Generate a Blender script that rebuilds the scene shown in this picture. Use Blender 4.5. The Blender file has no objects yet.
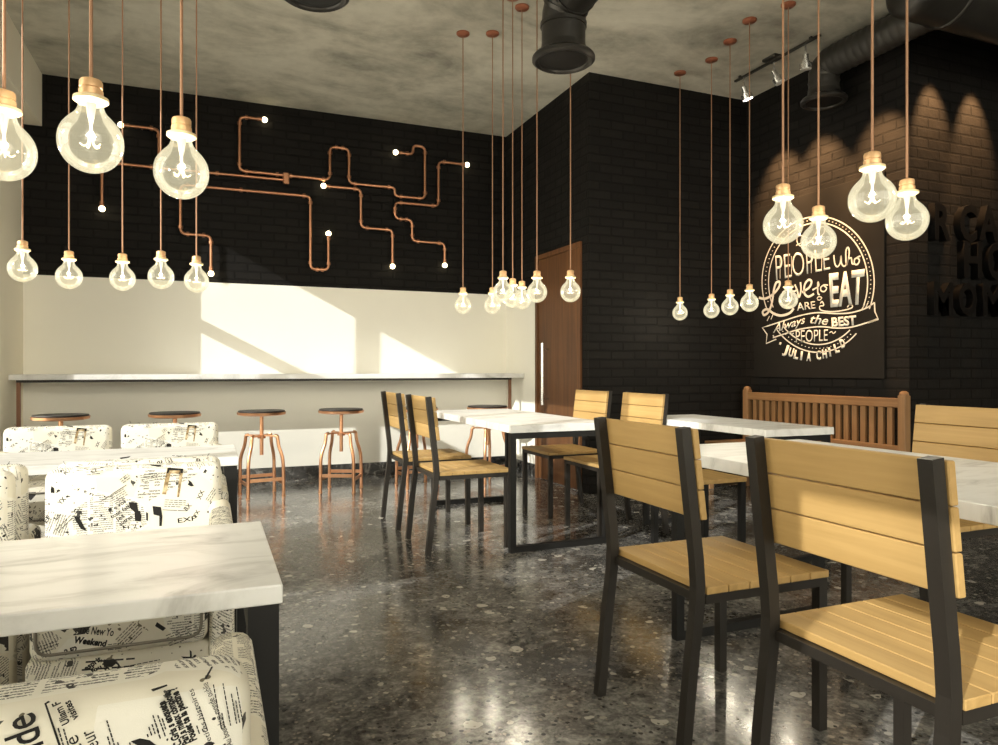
import bpy, bmesh, math, random
from mathutils import Vector, Matrix
random.seed(7)
SC = bpy.context.scene
COL = SC.collection
PI = math.pi

# ------------------------------------------------------------------ camera model
F_PX, U0, V0, CAM_H = 708.0, 499.0, 369.5, 1.07
SIN, COS = 0.380, 0.925
_n = math.hypot(SIN, COS); SIN /= _n; COS /= _n
def ray(u, v):
    a = (u-U0)/F_PX; b = (v-V0)/F_PX
    return Vector((SIN+COS*a, COS-SIN*a, -b))
def at_d(u, v, d): r = ray(u, v); return Vector((r.x*d, r.y*d, CAM_H+r.z*d))
def at_x(u, v, X): r = ray(u, v); return at_d(u, v, X/r.x)
def at_y(u, v, Y): r = ray(u, v); return at_d(u, v, Y/r.y)
cam = bpy.data.cameras.new('camera'); co = bpy.data.objects.new('camera', cam); COL.objects.link(co)
cam.sensor_fit = 'HORIZONTAL'; cam.sensor_width = 36.0; cam.lens = 36.0*F_PX/998.0
cam.shift_y = -3.0/998.0; cam.clip_start = 0.02
co.location = (0, 0, CAM_H)
co.rotation_euler = (PI/2, 0, -math.atan2(SIN, COS))
SC.camera = co

# ------------------------------------------------------------------ scene plan (metres)
XL, YB, ZC = -1.464, 7.15, 3.62        # left wall, back wall, ceiling
XP, YP = 3.02, 5.32                    # door wall, pier front
XR, YR = 4.72, 3.63                    # right wall, lettered wall
XE, YF = 6.7, -2.6                     # far right wall, added shopfront
ZW = 1.885                             # top of white lower wall

# ------------------------------------------------------------------ materials
class NT:
    def __init__(s, name):
        s.m = bpy.data.materials.new(name); s.m.use_nodes = True
        s.t = s.m.node_tree; s.t.nodes.clear()
        s.out = s.t.nodes.new('ShaderNodeOutputMaterial')
    def n(s, kind, **kw):
        nd = s.t.nodes.new('ShaderNode'+kind)
        for k, v in kw.items():
            if k.startswith('i_'):
                key = k[2:].replace('_', ' ')
                nd.inputs[key].default_value = v
            else: setattr(nd, k, v)
        return nd
    def l(s, a, b): s.t.links.new(a, b)
    def math(s, op, a, b=None, c=None, clamp=False):
        nd = s.t.nodes.new('ShaderNodeMath'); nd.operation = op; nd.use_clamp = clamp
        for i, x in enumerate((a, b, c)):
            if x is None: continue
            if hasattr(x, 'is_linked'): s.l(x, nd.inputs[i])
            else: nd.inputs[i].default_value = x
        return nd.outputs[0]
    def mix(s, f, a, b, mode='MIX'):
        nd = s.t.nodes.new('ShaderNodeMix'); nd.data_type = 'RGBA'; nd.blend_type = mode
        for i, x in ((0, f), (6, a), (7, b)):
            if hasattr(x, 'is_linked'): s.l(x, nd.inputs[i])
            elif i == 0: nd.inputs[0].default_value = x
            else: nd.inputs[i].default_value = (*x, 1) if len(x) == 3 else x
        return nd.outputs[2]
    def ramp(s, f, stops):
        nd = s.t.nodes.new('ShaderNodeValToRGB'); e = nd.color_ramp.elements
        while len(e) < len(stops): e.new(0.5)
        for el, (p, c) in zip(e, stops):
            el.position = p; el.color = (*c, 1) if not isinstance(c, float) else (c, c, c, 1)
        s.l(f, nd.inputs[0]); return nd.outputs[0]
    def noise(s, vec, scale, detail=4, rough=.55, dist=0.0):
        nd = s.n('TexNoise', i_Scale=scale, i_Detail=float(detail), i_Roughness=rough, i_Distortion=dist)
        if vec is not None: s.l(vec, nd.inputs['Vector'])
        return nd.outputs[0]
    def mapping(s, vec, scale=(1,1,1), rot=(0,0,0), loc=(0,0,0)):
        nd = s.n('Mapping'); s.l(vec, nd.inputs[0])
        nd.inputs['Scale'].default_value = scale; nd.inputs['Rotation'].default_value = rot; nd.inputs['Location'].default_value = loc
        return nd.outputs[0]
    def bsdf(s, color, rough=.5, metal=0.0, spec=.5, normal=None):
        b = s.n('BsdfPrincipled', i_Metallic=metal)
        b.inputs['Specular IOR Level'].default_value = spec
        for key, x in (('Base Color', color), ('Roughness', rough)):
            if hasattr(x, 'is_linked'): s.l(x, b.inputs[key])
            else: b.inputs[key].default_value = (*x, 1) if key == 'Base Color' else x
        if normal is not None: s.l(normal, b.inputs['Normal'])
        s.l(b.outputs[0], s.out.inputs[0]); return b
    def bump(s, h, strength=.5, dist=.01):
        nd = s.n('Bump', i_Strength=strength, i_Distance=dist); s.l(h, nd.inputs['Height']); return nd.outputs[0]
    def obj(s): return s.n('TexCoord').outputs['Object']
    def uv(s): return s.n('TexCoord').outputs['UV']

def simple(name, col, rough=.5, metal=0.0, spec=.5, var=.0, vscale=20):
    k = NT(name)
    if var:
        f = k.noise(k.obj(), vscale, 3)
        c = k.mix(f, tuple(x*(1-var) for x in col), tuple(min(1, x*(1+var)) for x in col))
    else: c = col
    k.bsdf(c, rough, metal, spec); return k.m

def emit(name, col, st):
    k = NT(name); e = k.n('Emission', i_Strength=st); e.inputs[0].default_value = (*col, 1)
    k.l(e.outputs[0], k.out.inputs[0]); return k.m

def mat_brick():
    k = NT('black_painted_brick'); uv = k.uv()
    wob = k.noise(uv, 6, 2)
    b = k.n('TexBrick', offset=.5, squash=1.0, i_Scale=1.0, i_Mortar_Size=.009, i_Mortar_Smooth=.25, i_Brick_Width=.235, i_Row_Height=.077, i_Bias=0.0)
    k.l(uv, b.inputs['Vector'])
    b.inputs['Color1'].default_value = (.0085, .0078, .0072, 1); b.inputs['Color2'].default_value = (.0135, .0120, .0108, 1); b.inputs['Mortar'].default_value = (.0060, .0055, .0050, 1)
    n2 = k.noise(uv, 40, 4)
    c = k.mix(k.math('MULTIPLY', n2, .5), b.outputs[0], (.0105, .0095, .0086))
    h = k.math('ADD', k.math('MULTIPLY', b.outputs[1], -1.0), k.math('MULTIPLY', n2, .07))
    h = k.math('ADD', h, k.math('MULTIPLY', wob, .25))
    k.bsdf(c, .75, 0, .12, k.bump(h, 1.0, .034)); return k.m

def mat_concrete():
    k = NT('raw_concrete'); o = k.obj()
    a = k.noise(k.mapping(o, (1, 1.6, 1)), 1.1, 7, .62, .6); b = k.noise(o, 7, 6, .65)
    f = k.math('ADD', k.math('MULTIPLY', a, .72), k.math('MULTIPLY', b, .28))
    c = k.ramp(f, [(.32, (.27, .26, .225)), (.44, (.45, .435, .37)), (.55, (.60, .58, .50)), (.68, (.70, .68, .595))])
    k.bsdf(c, .85, 0, .2, k.bump(b, .25, .01)); return k.m

def mat_floor():
    k = NT('polished_dark_terrazzo'); o = k.obj()
    a = k.noise(o, 1.6, 6, .65, 1.0); b = k.noise(o, 11, 7, .75, .8); g2 = k.noise(o, 38, 5, .7, .6)
    f = k.math('ADD', k.math('MULTIPLY', a, .36), k.math('ADD', k.math('MULTIPLY', b, .34), k.math('MULTIPLY', g2, .30)))
    c = k.ramp(f, [(.38, (.014, .0135, .013)), (.455, (.058, .055, .051)), (.53, (.150, .143, .132)), (.60, (.30, .288, .265)), (.70, (.46, .44, .40))])
    for sc, th, cc in ((17, .965, (.50, .47, .41)), (36, .93, (.36, .335, .29)), (75, .86, (.24, .215, .18)), (60, .94, (.03, .027, .024))):
        warp = k.n('TexNoise', i_Scale=sc*.9, i_Detail=3.0); k.l(o, warp.inputs['Vector'])
        ad = k.n('VectorMath', operation='MULTIPLY_ADD'); k.l(warp.outputs[1], ad.inputs[0]); ad.inputs[1].default_value = (.9/sc,)*3; k.l(o, ad.inputs[2])
        v = k.n('TexVoronoi', i_Scale=float(sc)); k.l(ad.outputs[0], v.inputs['Vector'])
        sep = k.n('SeparateColor'); k.l(v.outputs['Color'], sep.inputs[0])
        m = k.math('MULTIPLY', k.math('GREATER_THAN', sep.outputs[0], th), k.math('LESS_THAN', v.outputs['Distance'], .42))
        c = k.mix(k.math('MULTIPLY', m, .85), c, cc)
    v = k.n('TexVoronoi', i_Scale=55.0); k.l(o, v.inputs['Vector'])
    sep = k.n('SeparateColor'); k.l(v.outputs['Color'], sep.inputs[0])
    m = k.math('MULTIPLY', k.math('GREATER_THAN', sep.outputs[1], .90), k.math('LESS_THAN', v.outputs['Distance'], .4))
    c = k.mix(m, c, (.006, .006, .006))
    r = k.math('MULTIPLY_ADD', b, .20, .065)
    r = k.math('ADD', r, k.math('MULTIPLY', m, .5))
    k.bsdf(c, r, 0, .5); return k.m

def mat_marble(name='white_grey_marble'):
    k = NT(name); o = k.obj()
    st = k.mapping(o, (1.4, 3.6, 1.4), (0, 0, .35))
    a = k.noise(st, 2.6, 7, .62, 1.2); b = k.noise(o, 14, 5, .6)
    c = k.ramp(a, [(.30, (.46, .455, .44)), (.40, (.66, .655, .64)), (.50, (.80, .797, .785)), (.75, (.87, .868, .86))])
    c = k.mix(k.math('MULTIPLY', b, .22), c, (.58, .575, .555))
    k.bsdf(c, .32, 0, .5); return k.m

def mat_wood(name, light, dark, axis, scale=1.0, rough=.5):
    k = NT(name); o = k.obj()
    s = [26.0, 26.0, 26.0]; s[axis] = 1.3
    a = k.noise(k.mapping(o, tuple(x*scale for x in s)), 1.0, 5, .6, .4)
    b = k.noise(o, 3.0*scale, 3)
    f = k.math('ADD', k.math('MULTIPLY', a, .7), k.math('MULTIPLY', b, .3))
    c = k.ramp(f, [(.32, dark), (.62, light)])
    k.bsdf(c, rough, 0, .4, k.bump(a, .12, .004)); return k.m

def mat_newsprint():
    k = NT('newspaper_print_fabric'); uv = k.uv()
    v = k.n('TexVoronoi', i_Scale=7.5, i_Randomness=.85); v.voronoi_dimensions = '2D'; k.l(uv, v.inputs['Vector'])
    sp = k.n('SeparateColor'); k.l(v.outputs['Color'], sp.inputs[0]); r0, r1, r2 = sp.outputs[0], sp.outputs[1], sp.outputs[2]
    ang = k.math('MULTIPLY', k.math('SUBTRACT', k.math('FLOOR', k.math('MULTIPLY', r0, 5.0)), 2.0), .62)
    rot = k.n('VectorRotate', rotation_type='Z_AXIS'); k.l(uv, rot.inputs[0]); k.l(ang, rot.inputs['Angle'])
    sx = k.n('SeparateXYZ'); k.l(rot.outputs[0], sx.inputs[0]); X, Y = sx.outputs[0], sx.outputs[1]
    def text(period, word, letter, lo, hi, wth, lth):
        yy = k.math('DIVIDE', Y, period); fy = k.math('FRACT', yy); row = k.math('FLOOR', yy)
        band = k.math('MULTIPLY', k.math('GREATER_THAN', fy, lo), k.math('LESS_THAN', fy, hi))
        cx = k.n('CombineXYZ'); k.l(k.math('FLOOR', k.math('DIVIDE', X, word)), cx.inputs[0]); k.l(row, cx.inputs[1])
        wn = k.n('TexWhiteNoise', noise_dimensions='2D'); k.l(cx.outputs[0], wn.inputs[0])
        cl = k.n('CombineXYZ'); k.l(k.math('DIVIDE', X, letter), cl.inputs[0]); k.l(k.math('DIVIDE', Y, period*.34), cl.inputs[1])
        ln = k.noise(cl.outputs[0], 1.0, 1, .5)
        return k.math('MULTIPLY', k.math('MULTIPLY', band, k.math('GREATER_THAN', wn.outputs[0], wth)), k.math('GREATER_THAN', ln, lth))
    body = text(.0058, .013, .0022, .25, .78, .16, .44)
    mid = text(.0080, .014, .0026, .22, .8, .28, .45)
    colx = k.math('FRACT', k.math('DIVIDE', X, .062)); gut = k.math('LESS_THAN', colx, .9)
    body = k.math('MULTIPLY', k.math('MULTIPLY', body, gut), .8)
    isbody = k.math('MULTIPLY', k.math('GREATER_THAN', r1, .12), k.math('LESS_THAN', r1, .60))
    ismid = k.math('MULTIPLY', k.math('GREATER_THAN', r1, .60), k.math('LESS_THAN', r1, .64))
    ink = k.math('ADD', k.math('MULTIPLY', body, isbody), k.math('MULTIPLY', k.math('MULTIPLY', mid, ismid), .8))
    edge = k.n('TexVoronoi', feature='DISTANCE_TO_EDGE', i_Scale=7.5, i_Randomness=.85); edge.voronoi_dimensions = '2D'; k.l(uv, edge.inputs['Vector'])
    inside = k.math('GREATER_THAN', edge.outputs['Distance'], .045)
    ink = k.math('MULTIPLY', ink, inside)
    paper = k.mix(r2, (.74, .70, .59), (.80, .775, .70))
    sp1 = k.math('GREATER_THAN', k.noise(uv, 21, 3, .62), .655); sp2 = k.math('GREATER_THAN', k.noise(uv, 55, 2, .5), .66)
    ink = k.math('MAXIMUM', ink, k.math('MULTIPLY', k.math('MULTIPLY', sp1, inside), .95)); ink = k.math('MAXIMUM', ink, k.math('MULTIPLY', sp2, k.math('MULTIPLY', inside, k.math('GREATER_THAN', r2, .6))))
    c = k.mix(ink, paper, (.03, .028, .026))
    pn = k.noise(uv, 30, 4, .6)
    pic = k.math('MULTIPLY', k.math('MULTIPLY', k.math('GREATER_THAN', r1, .965), inside), k.math('GREATER_THAN', pn, .44))
    c = k.mix(pic, c, (.05, .045, .04))
    old = k.math('MULTIPLY', k.math('LESS_THAN', r1, .12), .22)
    c = k.mix(old, c, (.62, .52, .33))
    fine = k.noise(uv, 900, 2)
    k.bsdf(c, .75, 0, .3, k.bump(fine, .12, .002)); return k.m

def mat_glass_pane():
    k = NT('window_glass'); t = k.n('BsdfTransparent'); t.inputs[0].default_value = (.97, .98, .97, 1)
    g = k.n('BsdfGlossy'); g.inputs['Roughness'].default_value = .02
    fr = k.n('Fresnel', i_IOR=1.45); mx = k.n('MixShader')
    k.l(fr.outputs[0], mx.inputs[0]); k.l(t.outputs[0], mx.inputs[1]); k.l(g.outputs[0], mx.inputs[2]); k.l(mx.outputs[0], k.out.inputs[0]); return k.m

def mat_bulb():
    k = NT('glowing_clear_bulb_glass'); t = k.n('BsdfTransparent'); t.inputs[0].default_value = (.80, .79, .75, 1)
    g = k.n('BsdfGlossy'); g.inputs['Roughness'].default_value = .06
    lw = k.n('LayerWeight', i_Blend=.32)
    f = k.math('MULTIPLY_ADD', lw.outputs['Fresnel'], .75, .03)
    mx = k.n('MixShader'); k.l(f, mx.inputs[0]); k.l(t.outputs[0], mx.inputs[1]); k.l(g.outputs[0], mx.inputs[2])
    e = k.n('Emission', i_Strength=1.0); e.inputs[0].default_value = (1, .905, .61, 1)
    st = k.math('MULTIPLY_ADD', lw.outputs['Facing'], .02, .235); k.l(st, e.inputs[1])
    ad = k.n('AddShader'); k.l(mx.outputs[0], ad.inputs[0]); k.l(e.outputs[0], ad.inputs[1]); k.l(ad.outputs[0], k.out.inputs[0])
    k.m.cycles.emission_sampling = 'NONE'; return k.m

M = {}
M['brick'] = mat_brick(); M['concrete'] = mat_concrete(); M['floor'] = mat_floor(); M['marble'] = mat_marble()
M['fabric_dark'] = simple('dark_seam_piping', (.20, .18, .145), .8); M['fabric'] = mat_newsprint(); M['pane'] = mat_glass_pane(); M['bulb'] = mat_bulb()
M['white'] = simple('warm_white_plaster', (.90, .875, .79), .7, 0, .3, .02, 3)
M['beige'] = simple('cream_plaster', (.86, .81, .675), .75, 0, .3, .03, 3)
M['dark_plaster'] = simple('dark_plaster', (.05, .046, .042), .7)
k = NT('dark_marble_skirting'); _o = k.obj(); _a = k.noise(_o, 9, 7, .7, 1.0)
k.bsdf(k.ramp(_a, [(.38, (.012, .012, .012)), (.55, (.05, .048, .045)), (.66, (.28, .27, .25))]), .22); M['skirting'] = k.m
M['steel'] = simple('black_painted_steel', (.009, .0085, .008), .5, 0, .25, .15, 30)
M['steel_brown'] = simple('dark_bronze_steel', (.020, .0165, .013), .45, .0, .3, .2, 14)
M['slat_y'] = mat_wood('honey_oak_slats', (.49, .315, .120), (.37, .228, .078), 1)
M['bench_wood'] = mat_wood('reddish_teak', (.30, .168, .076), (.18, .09, .036), 2)
M['bench_wood_y'] = mat_wood('reddish_teak_rails', (.30, .168, .076), (.18, .09, .036), 1)
M['door_wood'] = mat_wood('walnut_veneer', (.150, .062, .020), (.070, .027, .009), 2, .8, .55)
M['copper'] = simple('brushed_copper', (.72, .38, .21), .32, .9, .5, .1, 40)
M['copper_pipe'] = simple('aged_copper_pipe', (.56, .27, .15), .36, .9, .5, .2, 12)
M['copper_dark'] = simple('dark_copper', (.20, .10, .06), .4, .6, .5)
M['cord'] = simple('copper_coloured_cord', (.36, .195, .11), .45, .35, .5)
M['socket'] = simple('pale_copper_socket', (.80, .50, .26), .38, .35, .5, .12, 60)
M['socket_ring'] = simple('cream_socket_ring', (.86, .70, .42), .4, .1, .5)
M['canopy'] = simple('red_copper_canopy', (.40, .15, .085), .4, .55, .5, .15, 30)
M['seat_black'] = simple('black_stool_seat', (.030, .026, .024), .4, 0, .5, .2, 20)
M['duct'] = simple('dark_duct_metal', (.042, .039, .035), .34, .55, .5, .3, 7)
M['duct_flex'] = simple('dark_flexible_duct', (.050, .047, .042), .42, .4, .5, .3, 7)
M['chrome'] = simple('brushed_steel', (.72, .71, .69), .25, .9)
M['track_grey'] = simple('dark_track_metal', (.06, .056, .05), .4, .5)
M['board'] = simple('matte_chalkboard', (.0095, .0088, .0078), .75, 0, .15, .25, 5)
M['chalk'] = simple('white_chalk', (.66, .64, .58), .9, 0, .1, .1, 60)
M['ink'] = simple('black_printing_ink', (.018, .017, .016), .8, 0, .2)
k = NT('printed_sepia_picture'); _a = k.noise(k.obj(), 38, 5, .65)
k.bsdf(k.ramp(_a, [(.38, (.05, .035, .02)), (.5, (.36, .25, .12)), (.66, (.66, .55, .36))]), .8); M['sepia'] = k.m
k = NT('printed_grey_picture'); _a = k.noise(k.obj(), 45, 5, .65)
k.bsdf(k.ramp(_a, [(.42, (.02, .019, .018)), (.56, (.16, .15, .135)), (.68, (.72, .69, .6))]), .8); M['greypic'] = k.m
M['filament'] = emit('glowing_filament', (1, .86, .55), 5.0); M['filament'].cycles.emission_sampling = 'NONE'
M['glow'] = emit('lit_small_globe', (1, .84, .50), 9.0)
M['spot_glow'] = emit('lit_spot_lens', (1, .93, .8), 9.0)
M['stem_glass'] = simple('frosted_glass_stem', (.85, .83, .78), .2, 0, .6)
M['outside'] = simple('pale_pavement', (.42, .40, .37), .9)

# ------------------------------------------------------------------ mesh builder
class MB:
    def __init__(s): s.bm = bmesh.new(); s.smooth = False
    def _add(s, other):
        me = bpy.data.meshes.new('tmp'); other.to_mesh(me); other.free(); s.bm.from_mesh(me); bpy.data.meshes.remove(me); return s
    def box(s, x0, x1, y0, y1, z0, z1, bevel=0, seg=2, fn=None):
        b = bmesh.new(); bmesh.ops.create_cube(b, size=1)
        for v in b.verts:
            v.co = Vector((x0 if v.co.x < 0 else x1, y0 if v.co.y < 0 else y1, z0 if v.co.z < 0 else z1))
        if bevel:
            bmesh.ops.bevel(b, geom=b.edges[:], offset=bevel, segments=seg, profile=.5, affect='EDGES')
        if fn:
            for v in b.verts: v.co = fn(v.co)
        return s._add(b)
    def sweep(s, pts, sect, closed=False, up=None, cap=True):
        """sweep a closed 2D section along a polyline, mitred"""
        pts = [Vector(p) for p in pts]; n = len(pts); rings = []
        up = Vector(up) if up else None; prev = None
        for i, p in enumerate(pts):
            if closed: a = (p-pts[i-1]).normalized(); b = (pts[(i+1) % n]-p).normalized()
            else:
                a = (p-pts[i-1]).normalized() if i else (pts[1]-p).normalized()
                b = (pts[i+1]-p).normalized() if i < n-1 else a
            t = (a+b)
            t = t.normalized() if t.length > 1e-6 else b
            if up is not None: x = up.cross(t)
            elif prev is not None: x = prev - t*prev.dot(t)
            else: x = (Vector((0, 0, 1)) if abs(t.z) < .9 else Vector((1, 0, 0))).cross(t)
            x.normalize(); y = t.cross(x); prev = x
            cosh = max(.35, math.sqrt(max(0, (1+a.dot(b))/2)))
            bend = (b-a); ring = []
            bd = bend.normalized() if bend.length > 1e-5 else None
            for (sx, sy) in sect:
                o = x*sx+y*sy
                if bd is not None: o = o + bd*(o.dot(bd))*(1/cosh-1)
                ring.append(s.bm.verts.new(p+o))
            rings.append(ring)
        m = len(sect)
        for i in range(n if closed else n-1):
            A, B = rings[i], rings[(i+1) % n]
            for j in range(m):
                try: s.bm.faces.new((A[j], A[(j+1) % m], B[(j+1) % m], B[j]))
                except ValueError: pass
        if cap and not closed:
            s.bm.faces.new(rings[0][::-1]); s.bm.faces.new(rings[-1])
        return s
    def tube(s, pts, r, n=10, closed=False, cap=True):
        return s.sweep(pts, [(r*math.cos(2*PI*i/n), r*math.sin(2*PI*i/n)) for i in range(n)], closed, cap=cap)
    def bar(s, pts, w, h, up, closed=False):
        return s.sweep(pts, [(-w/2, -h/2), (w/2, -h/2), (w/2, h/2), (-w/2, h/2)], closed, up)
    def lathe(s, prof, c=(0, 0, 0), n=24, axis='z'):
        c = Vector(c); rings = []
        def P(r, z, t):
            a, b = r*math.cos(t), r*math.sin(t)
            if axis == 'z': return c+Vector((a, b, z))
            if axis == 'x': return c+Vector((z, a, b))
            return c+Vector((b, z, a))
        for (r, z) in prof:
            if r < 1e-6: rings.append([s.bm.verts.new(P(0, z, 0))])
            else: rings.append([s.bm.verts.new(P(r, z, 2*PI*i/n)) for i in range(n)])
        for A, B in zip(rings, rings[1:]):
            for j in range(n):
                a = [A[0]] if len(A) == 1 else [A[j], A[(j+1) % n]]
                b = [B[0]] if len(B) == 1 else [B[(j+1) % n], B[j]]
                if len(a)+len(b) >= 3: s.bm.faces.new(a+b)
        for R in (rings[0], rings[-1]):
            if len(R) > 1:
                try: s.bm.faces.new(R)
                except ValueError: pass
        return s
    def ball(s, c, r, seg=16, rings=10):
        return s.lathe([(r*math.sin(PI*i/rings) if 0 < i < rings else 0, -r*math.cos(PI*i/rings)) for i in range(rings+1)], c, seg)
    def poly(s, pts, thick, nrm):
        """flat outline given thickness along nrm"""
        nrm = Vector(nrm); A = [s.bm.verts.new(Vector(p)) for p in pts]; B = [s.bm.verts.new(Vector(p)+nrm*thick) for p in pts]
        s.bm.faces.new(A[::-1]); s.bm.faces.new(B); n = len(pts)
        for i in range(n): s.bm.faces.new((A[i], A[(i+1) % n], B[(i+1) % n], B[i]))
        return s
    def mesh(s, me):
        s.bm.from_mesh(me); return s
    def xf(s, mat):
        bmesh.ops.transform(s.bm, matrix=mat, verts=s.bm.verts[:]); return s
    def uvbox(s, off=(0, 0)):
        lay = s.bm.loops.layers.uv.verify(); s.bm.normal_update()
        for f in s.bm.faces:
            n = f.normal; ax = max(range(3), key=lambda i: abs(n[i]))
            for lp in f.loops:
                c = lp.vert.co
                lp[lay].uv = ((c.y, c.z), (c.x, c.z), (c.x, c.y))[ax]
                lp[lay].uv.x += off[0]; lp[lay].uv.y += off[1]
        return s
    def build(s, name, mat, parent=None, smooth=None, uv=None):
        bmesh.ops.recalc_face_normals(s.bm, faces=s.bm.faces[:])
        if uv is not None: s.uvbox(uv)
        me = bpy.data.meshes.new(name); s.bm.to_mesh(me); s.bm.free()
        if smooth is not None:
            for p in me.polygons: p.use_smooth = True
            if smooth < 180:
                me.set_sharp_from_angle(angle=math.radians(smooth))
        o = bpy.data.objects.new(name, me); COL.objects.link(o); me.materials.append(mat)
        if parent is not None: o.parent = parent
        return o

def tag(o, label=None, cat=None, group=None, kind=None):
    if label: o['label'] = label
    if cat: o['category'] = cat
    if group: o['group'] = group
    if kind: o['kind'] = kind
    return o
def empty(name, loc, rz=0, label=None, cat=None, group=None):
    o = bpy.data.objects.new(name, None); COL.objects.link(o); o.location = loc; o.rotation_euler = (0, 0, rz)
    o.empty_display_size = .1
    return tag(o, label, cat, group)
def copy_tree(o, parent=None):
    c = o.copy(); COL.objects.link(c)
    if parent is not None:
        c.parent = parent; c.matrix_parent_inverse = o.matrix_parent_inverse.copy()
    for ch in list(o.children): copy_tree(ch, c)
    return c
def place(proto, loc, rz, label, group=None, first=False):
    o = proto if first else copy_tree(proto)
    o.location = loc; o.rotation_euler = (0, 0, rz); o['label'] = label
    if group: o['group'] = group
    return o
def struct(name, mb, mat, label=None, uv=None, parent=None, smooth=None):
    o = mb.build(name, mat, parent, smooth, uv)
    if parent is None: o['kind'] = 'structure'
    if label: o['label'] = label
    if parent is None: o['category'] = name.split('_')[0]
    return o
def fillet(pts, r, n=4):
    pts = [Vector(p) for p in pts]; out = [pts[0]]
    for a, p, b in zip(pts, pts[1:], pts[2:]):
        da, db = (a-p), (b-p); rr = min(r, da.length*.45, db.length*.45)
        p0, p1 = p+da.normalized()*rr, p+db.normalized()*rr
        for i in range(n+1):
            t = i/n; out.append(p0*(1-t)**2+p*2*t*(1-t)+p1*t*t)
    out.append(pts[-1]); return out
def catmull(pts, n=6):
    out = []
    P = [pts[0]]+list(pts)+[pts[-1]]
    for i in range(1, len(P)-2):
        p0, p1, p2, p3 = P[i-1:i+3]
        for j in range(n):
            t = j/n
            out.append(tuple(.5*((2*p1[q])+(-p0[q]+p2[q])*t+(2*p0[q]-5*p1[q]+4*p2[q]-p3[q])*t*t+(-p0[q]+3*p1[q]-3*p2[q]+p3[q])*t**3) for q in range(2)))
    out.append(tuple(pts[-1])); return out
def text_mesh(body, shear=0.0, bold=0.0, extrude=0.0, res=3, space=1.0):
    """mesh of a line of text scaled into the unit box in x, cap height about 1 in y"""
    cu = bpy.data.curves.new('lettering', 'FONT'); cu.body = body; cu.shear = shear; cu.offset = bold; cu.extrude = extrude; cu.resolution_u = res; cu.size = 1.0
    cu.space_character = space
    ob = bpy.data.objects.new('lettering', cu); COL.objects.link(ob)
    dg = bpy.context.evaluated_depsgraph_get(); me = bpy.data.meshes.new_from_object(ob.evaluated_get(dg))
    bpy.data.objects.remove(ob); bpy.data.curves.remove(cu)
    xs = [v.co.x for v in me.vertices]; x0, x1 = min(xs), max(xs)
    for v in me.vertices: v.co.x = (v.co.x-x0)/(x1-x0); v.co.y /= .70
    return me

# ================================================================== THE ROOM
struct('floor', MB().box(XL-.14, XE+.1, YF-.1, YB+.1, -.12, 0), M['floor'], 'dark polished terrazzo floor')
struct('ceiling', MB().box(XL-.14, XE+.1, YF-.1, YB+.1, ZC, ZC+.15), M['concrete'], 'raw grey concrete ceiling')
struct('wall_back', MB().box(XL-.14, XP, YB, YB+.1, ZW, ZC), M['brick'], 'black painted brick upper half of the far wall', (0, 0))
struct('wall_back_lower', MB().box(XL-.14, XP, YB, YB+.1, 0, ZW), M['white'], 'warm white lower half of the far wall')
DY0, DY1, DZ = 5.443, 6.364, 2.19
w = MB().box(XP, XP+.1, DY1, YB+.1, ZW, ZC).box(XP, XP+.1, DY0, DY1, DZ, ZC).box(XP, XP+.1, YP, DY0, 0, ZC).box(XP+.1, XR+.1, YP, YP+.1, 0, ZC)
struct('wall_pier', w, M['brick'], 'black brick pier beside the wooden door', (.05, 0))
struct('wall_door_lower', MB().box(XP, XP+.1, DY1, YB+.1, 0, ZW), M['white'], 'warm white return wall left of the door')
struct('wall_right', MB().box(XR, XR+.1, YR+.1, YP, 0, ZC), M['brick'], 'black brick wall behind the chalkboard', (.03, 0))
struct('wall_lettered', MB().box(XR, XE, YR, YR+.1, 0, ZC), M['brick'], 'black brick wall carrying raised letters', (.02, 0))
struct('wall_far_right', MB().box(XE, XE+.1, YF, YR+.1, 0, ZC), M['dark_plaster'])
struct('baseboard_back', MB().box(XL, XP-.012, YB-.012, YB, 0, .125, .002), M['skirting'], 'dark marble baseboard under the white wall')
struct('baseboard_door', MB().box(XP-.012, XP, DY1+.03, YB-.012, 0, .125, .002), M['skirting'])
struct('trim_beam', MB().box(XL, XL+.138, YF, YB, 3.17, ZC), M['beige'], 'cream boxed beam along the top of the left wall')

# left wall with its row of tall windows
SILL, HEAD, TR0, TR1 = .45, 3.095, 2.167, 2.278
WIN = [(5.645, 6.42), (4.77, 5.54), (3.90, 4.67), (3.03, 3.80), (2.16, 2.93), (1.29, 2.06), (-1.30, -.19)]
w = MB(); ys = YF
for (a, b) in sorted(WIN):
    w.box(XL-.06, XL, ys, a, 0, ZC); ys = b
    w.box(XL-.06, XL, a, b, 0, SILL).box(XL-.06, XL, a, b, HEAD if b > 0 else 2.245, ZC)
w.box(XL-.06, XL, ys, YB+.1, 0, ZC)
struct('wall_left', w, M['beige'], 'cream plaster wall at the left edge')
for i, (a, b) in enumerate(WIN):
    f = MB()
    low = b < 0
    if low: f.box(XL-.055, XL-.02, a, b, 2.22, 2.245)
    else: f.box(XL-.055, XL-.02, a, b, TR0, TR1)
    o = struct('window_%d' % (i+1), f, M['white'])
    struct('pane', MB().box(XL-.044, XL-.040, a, b, SILL, 2.22 if low else TR0), M['pane'], parent=o)
    if not low: struct('pane', MB().box(XL-.044, XL-.040, a, b, TR1, HEAD), M['pane'], parent=o)
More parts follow.
